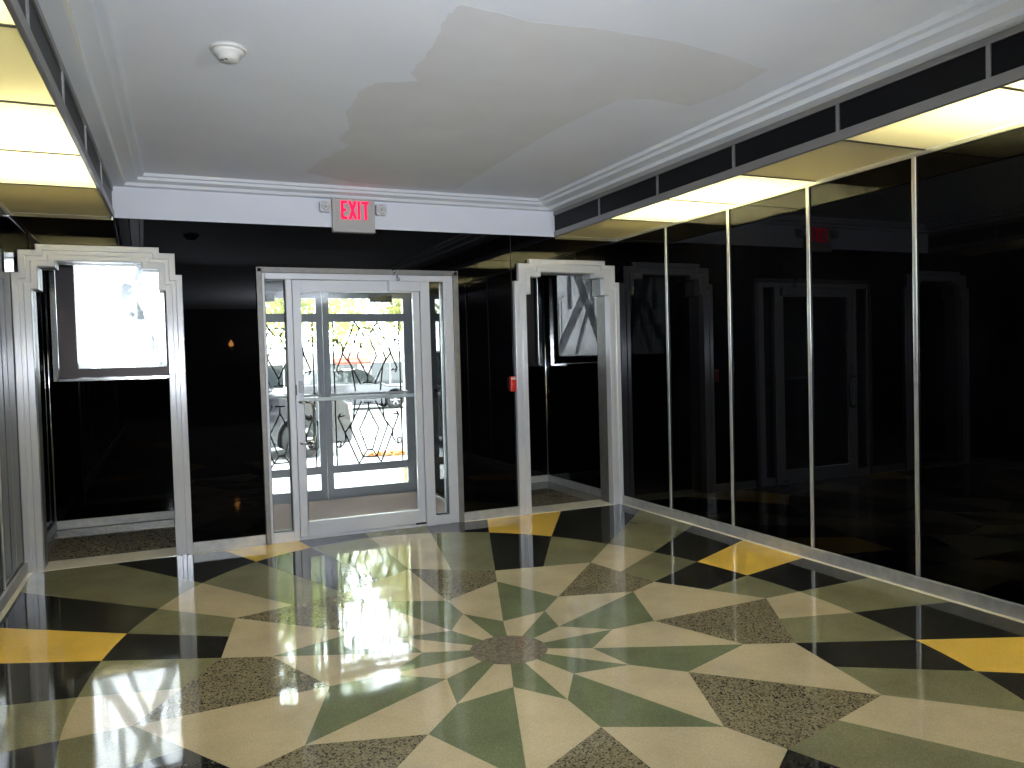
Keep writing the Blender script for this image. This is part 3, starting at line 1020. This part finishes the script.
def wheel(root, x, y, z, r, wd):
    m = MB()
    m.lathe([(r * 0.62, -wd / 2), (r * 0.94, -wd / 2), (r, -wd * 0.3), (r, wd * 0.3), (r * 0.94, wd / 2), (r * 0.62, wd / 2)], (0, 0, 0), 'y', 28)
    o = m.build('wheel', M['rubber'], root); o.location = (x, y, z)
    m = MB()
    m.lathe([(r * 0.64, -wd * 0.42), (r * 0.60, -wd * 0.52), (r * 0.56, -wd * 0.40)], (0, 0, 0), 'y', 28)
    for k in range(6):
        a = k * PI / 3
        ca, sa = math.cos(a), math.sin(a)
        m.tube([(0.05 * ca, -wd * 0.45, 0.05 * sa), (r * 0.60 * ca, -wd * 0.45, r * 0.60 * sa)], 0.03, 6)
    m.lathe([(0.0, -wd * 0.52), (0.06, -wd * 0.5), (0.07, -wd * 0.40)], (0, 0, 0), 'y', 16)
    m.lathe([(r * 0.63, -wd * 0.25), (0.0, -wd * 0.25)], (0, 0, 0), 'y', 28)
    m.build('rim', M['rim'], o)
    return o


def car(loc, paint, L, Wd, H, hood, belt, label, high):
    """side-on car, nose towards +x, near side at y = loc.y; loc is at the front bumper on the ground"""
    root = empty('car', loc, label=label, cat='car', group='cars parked on the street')
    r = 0.34 if high else 0.31
    g = 0.22 if high else 0.17
    xf, xr = -0.86, -0.86 - L * 0.60

    def arch(cx, n=9):
        return [(cx + (r + 0.05) * math.cos(PI * k / n), r + (r + 0.05) * math.sin(PI * k / n)) for k in range(n + 1)]
    prof = [(0.0, g + 0.05), (0.02, g + 0.28), (-0.04, hood - 0.14), (-0.14, hood - 0.05), (-0.5, hood - 0.01), (-1.15, hood + 0.03),
            (-1.35, belt), (-L * 0.93, belt + 0.02), (-L * 0.99, belt - 0.08), (-L, g + 0.25), (-L + 0.03, g)]
    bottom = [(xr - r - 0.05, g)] + arch(xr)[::-1] + [(xr + r + 0.05, g), (xf - r - 0.05, g)] + arch(xf)[::-1] + [(xf + r + 0.05, g), (-0.04, g)]
    poly = prof + bottom
    m = MB()
    n = len(poly)
    lay = [(0.10, 0.94), (0.0, 1.0), (Wd, 1.0), (Wd - 0.10, 0.94)]
    v = []
    for yy, sc in ((0.0, 1), (Wd, 1)):
        v += [(px, yy, pz) for px, pz in poly]
    f = [tuple(range(n))[::-1], tuple(range(n, 2 * n))] + [(i, (i + 1) % n, n + (i + 1) % n, n + i) for i in range(n)]
    m.add(v, f)
    m.build('body', paint, root, bevel=0.05, bseg=3)
    # inner dark underbody behind the wheels
    m = MB(); m.box(-L + 0.2, -0.25, 0.25, Wd - 0.25, g + 0.02, hood - 0.2); m.build('underbody', M['rubber'], root)
    # cabin
    t = 0.16
    cab = [(-1.28, belt), (-1.95, H - 0.05), (-2.15, H), (-L * 0.82, H), (-L * 0.88, H - 0.06), (-L * 0.97, belt)]
    cx = sum(p[0] for p in cab) / len(cab)
    m = MB()
    v = []
    for side in (0, 1):
        for px, pz in cab:
            k = (pz - belt) / (H - belt)
            yy = 0.05 + t * k if side == 0 else Wd - 0.05 - t * k
            v.append((px, yy, pz))
    n = len(cab)
    m.add(v, [tuple(range(n))[::-1], tuple(range(n, 2 * n))] + [(i, (i + 1) % n, n + (i + 1) % n, n + i) for i in range(n)])
    m.build('cabin', paint, root, bevel=0.03)

    def inset(quad, off):
        out_ = []
        for px, pz in quad:
            k = (pz - belt) / (H - belt)
            out_.append((px, 0.05 + t * k - off, pz))
        return out_
    m = MB()
    hz = H - 0.10; bz = belt + 0.05
    for q in ([(-1.50, bz), (-1.98, hz), (-2.55, hz), (-2.55, bz)], [(-2.63, bz), (-2.63, hz), (-L * 0.80, hz), (-L * 0.86, bz)]):
        a = inset(q, 0.006); b_ = inset(q, -0.01)
        m.add(a + b_, [(0, 1, 2, 3), (7, 6, 5, 4), (0, 4, 5, 1), (1, 5, 6, 2), (2, 6, 7, 3), (3, 7, 4, 0)])
    m.build('side_window', M['car_glass'], root)
    m = MB()
    q = [(-1.31, 0.10, belt + 0.03), (-1.93, 0.24, H - 0.09), (-1.93, Wd - 0.24, H - 0.09), (-1.31, Wd - 0.10, belt + 0.03)]
    nrm = Vector((0.03, 0, 0.03))
    m.add([tuple(Vector(p) + nrm) for p in q] + q, [(0, 1, 2, 3), (7, 6, 5, 4), (0, 4, 5, 1), (1, 5, 6, 2), (2, 6, 7, 3), (3, 7, 4, 0)])
    m.build('windscreen', M['car_glass'], root)
    for xx in (xf, xr):
        for yy in (0.12, Wd - 0.12):
            wheel(root, xx, yy, r, r, 0.22)
    for yy in (0.02, Wd - 0.26):
        m = MB(); m.box(-0.16, 0.015, yy, yy + 0.24, hood - 0.30, hood - 0.13)
        m.build('headlight', M['headlamp'], root, bevel=0.02)
    m = MB(); m.box(-0.10, 0.07, 0.02, Wd - 0.02, g + 0.08, g + 0.26); m.build('bumper', paint if not high else M['rim'], root, bevel=0.03)
    m = MB()
    for k in range(4):
        m.box(-0.05, 0.022, 0.34, Wd - 0.34, hood - 0.36 + 0.05 * k, hood - 0.335 + 0.05 * k)
    m.build('grille', M['rim'], root)
    m = MB(); m.box(-1.62, -1.46, -0.16, 0.06, belt + 0.03, belt + 0.17); m.build('side_mirror', paint, root, bevel=0.03)
    for px in (-2.45, -3.45):
        m = MB()
        m.box(px, px + 0.16, -0.025, 0.01, belt - 0.16, belt - 0.13)
        m.build('door_handle', M['rim'], root, bevel=0.006)
    return root


car((1.43, 7.1, ZG - 0.03), M['car_dark'], 4.7, 1.85, 1.80, 1.05, 1.16, 'black car with a tall bonnet parked nearest to the entrance doors', True)
car((6.65, 20.0, ZG - 0.03), M['car_grey'], 4.4, 1.75, 1.44, 0.80, 0.92, 'dark grey saloon car parked across the street beyond the black car', False)


def tree(x, y, h, rc, leafmat, label, n=1500, squash=0.75, seed=1):
    rnd = random.Random(seed)
    root = empty('tree', (x, y, ZG - 0.03), label=label, cat='tree', group='trees across the street')
    m = MB()
    top = h - rc * squash
    path = [(0, 0, 0), (0.05, 0.02, top * 0.35), (-0.04, 0.05, top * 0.7), (0.06, 0, top + 0.3)]
    m.tube(path, 0.16, 10, rad=[0.20, 0.15, 0.12, 0.08])
    for k in range(5):
        a = k * 2 * PI / 5 + rnd.random()
        m.tube([(0, 0, top * 0.75 + 0.1 * k), (rc * 0.35 * math.cos(a), rc * 0.35 * math.sin(a), top + 0.4), (rc * 0.65 * math.cos(a), rc * 0.65 * math.sin(a), top + 0.9 + rnd.random())],
               0.05, 6, rad=[0.07, 0.045, 0.02])
    m.build('trunk', M['bark'], root)
    m = MB()
    blobs = []
    for k in range(24):
        u = Vector((rnd.uniform(-1, 1), rnd.uniform(-1, 1), rnd.uniform(-1, 1)))
        if u.length > 1:
            u.normalize()
        blobs.append((Vector((u.x * rc * 0.7, u.y * rc * 0.7, h - rc * squash + u.z * rc * squash * 0.75)), rc * rnd.uniform(0.3, 0.5)))
    for k in range(n):
        c, rr = rnd.choice(blobs)
        u = Vector((rnd.gauss(0, 1), rnd.gauss(0, 1), rnd.gauss(0, 1))).normalized()
        p = c + u * rr * (0.55 + 0.45 * rnd.random())
        a = Vector((rnd.gauss(0, 1), rnd.gauss(0, 1), rnd.gauss(0, 1))).normalized()
        b_ = a.cross(u + Vector((0.01, 0, 0))).normalized()
        sz = rnd.uniform(0.09, 0.19)
        m.add([p - a * sz, p + b_ * sz * 0.5, p + a * sz, p - b_ * sz * 0.5], [(0, 1, 2, 3)])
    m.build('foliage', leafmat, root)


TREES = [(0.6, 16.0, 12.4, 3.0, 'leaf', 'green street tree nearest the street, behind the bonnet of the black car', 11),
         (7.4, 17.2, 13.0, 3.5, 'leaf2', 'yellow-green street tree seen through the top of the right outer door', 12),
         (4.5, 27.0, 11.0, 4.0, 'leaf2', 'tall pale green tree behind the two nearer street trees', 13),
         (14.0, 28.0, 11.0, 4.2, 'leaf', 'tall green tree beyond the right end of the grey car', 14),
         (-4.2, 24.5, 10.5, 4.0, 'leaf2', 'yellow-green tree seen through the left sidelight', 15)]
for x, y, h, rc, mt_, lab, sd_ in TREES:
    tree(x, y, h, rc, M[mt_], lab, 11000 if y < 20 else 6000, 1.72 if y < 20 else 1.2, sd_)

bld = empty('shop_building', (7.5, 32.0, ZG), label='pale low building with a red awning across the street', cat='building')
m = MB(); m.box(-8, 6, 0, 6, 0, 2.15); m.build('wall', M['stucco'], bld)
m = MB()
m.prism([(-0.9, 1.66), (-0.9, 1.56), (0.0, 1.72), (0.0, 1.86)], -1.5, 0.2, 'x'); m.build('awning', M['red_roof'], bld)
for k, x in enumerate((-4.8, -2.2, 0.4)):
    m = MB(); m.box(x, x + 1.9, -0.04, 0.02, 0.5, 1.6); wn = m.build('window', M['car_glass'], bld)
    m = MB()
    for a, b_, c_, d_ in ((x - 0.06, x, 0.44, 1.66), (x + 1.9, x + 1.96, 0.44, 1.66), (x - 0.06, x + 1.96, 1.6, 1.66), (x - 0.06, x + 1.96, 0.44, 0.5), (x + 0.92, x + 0.98, 0.5, 1.6)):
        m.box(a, b_, -0.06, 0.02, c_, d_)
    m.build('window_frame', M['concrete'], wn)

po = empty('porch_post', (1.225, 3.0, ZG), label='slim cream post on a ribbed base just outside the right outer door', cat='post')
m = MB(); m.box(-0.022, 0.022, -0.022, 0.022, 0.30, 2.9); m.build('shaft', M['post'], po, bevel=0.004)
m = MB(); m.box(-0.085, 0.085, -0.085, 0.085, 0.0, 0.30)
for k in range(6):
    m.tube([(-0.075 + 0.03 * k, -0.088, 0.01), (-0.075 + 0.03 * k, -0.088, 0.29)], 0.010, 6)
m.build('base', M['post'], po)
m = MB()
rnd = random.Random(5)
for k in range(260):
    p = Vector((2.05 + rnd.gauss(0, 0.28), 6.75 + rnd.gauss(0, 0.15), ZG - 0.022 + rnd.random() * 0.05))
    a = rnd.random() * 2 * PI
    d = Vector((math.cos(a), math.sin(a), rnd.uniform(-0.3, 0.3))) * 0.05; e_ = Vector((-math.sin(a), math.cos(a), rnd.uniform(-0.3, 0.3))) * 0.03
    m.add([p - d, p + e_, p + d, p - e_], [(0, 1, 2, 3)])
m.build('fallen_leaves', M['rust_leaf'], label='orange fallen leaves lying along the kerb', cat='leaves', kind='stuff')

# ------------------------------------------------------------------ light
wd = bpy.data.worlds.new('daylight')
S.world = wd
wd.use_nodes = True
bg = wd.node_tree.nodes['Background']
bg.inputs[0].default_value = (0.88, 0.94, 1.0, 1)
bg.inputs[1].default_value = 12.0


def light(name, kind, loc, energy, col=(1, 1, 1), **k):
    d = bpy.data.lights.new(name, kind)
    d.energy = energy; d.color = col
    for a, v in k.items():
        setattr(d, a, v)
    o = bpy.data.objects.new(name, d)
    COL.objects.link(o); o.location = loc
    return o


# the camera's own flash
fl = light('camera_flash', 'SPOT', (-1.50, -6.50, 1.50), 410.0, (0.86, 0.92, 1.0), shadow_soft_size=0.025,
           spot_size=math.radians(88), spot_blend=1.0)
fl.rotation_euler = Vector((0.36, 0.93, 0.10)).to_track_quat('-Z', 'Y').to_euler()

# unseen fill light, added behind the camera to brighten the ceiling
u = light('added_ceiling_fill', 'AREA', (1.95, -10.0, 1.3), 520.0, (0.90, 0.95, 1.0), shape='DISK', size=0.5)
u.rotation_euler = (PI, 0, 0)

# ------------------------------------------------------------------ camera
cam = bpy.data.cameras.new('camera')
cam.sensor_width = 36.0
cam.lens = 36.0 * 778.80 / 1024
cam.clip_start = 0.02; cam.clip_end = 300
co = bpy.data.objects.new('camera', cam)
COL.objects.link(co)
XX = Vector((0.9129671, -0.4071167, -0.0273305)); UU = Vector((0.0377915, 0.0176746, 0.9991293)); FW = Vector((0.4062792, 0.9132051, -0.0315219))
R = Matrix((XX, UU, -FW)).transposed().to_4x4()
co.matrix_world = Matrix.Translation((-1.5259, -6.4655, 1.4213)) @ R
S.camera = co

S.view_settings.view_transform = 'Standard'
S.view_settings.look = 'None'
S.view_settings.gamma = 1.0
S.view_settings.exposure = 0.55
S.view_settings.use_curve_mapping = False
S.cycles.use_denoising = True
S.cycles.max_bounces = 14
S.cycles.transparent_max_bounces = 24
S.cycles.diffuse_bounces = 5
S.cycles.glossy_bounces = 6
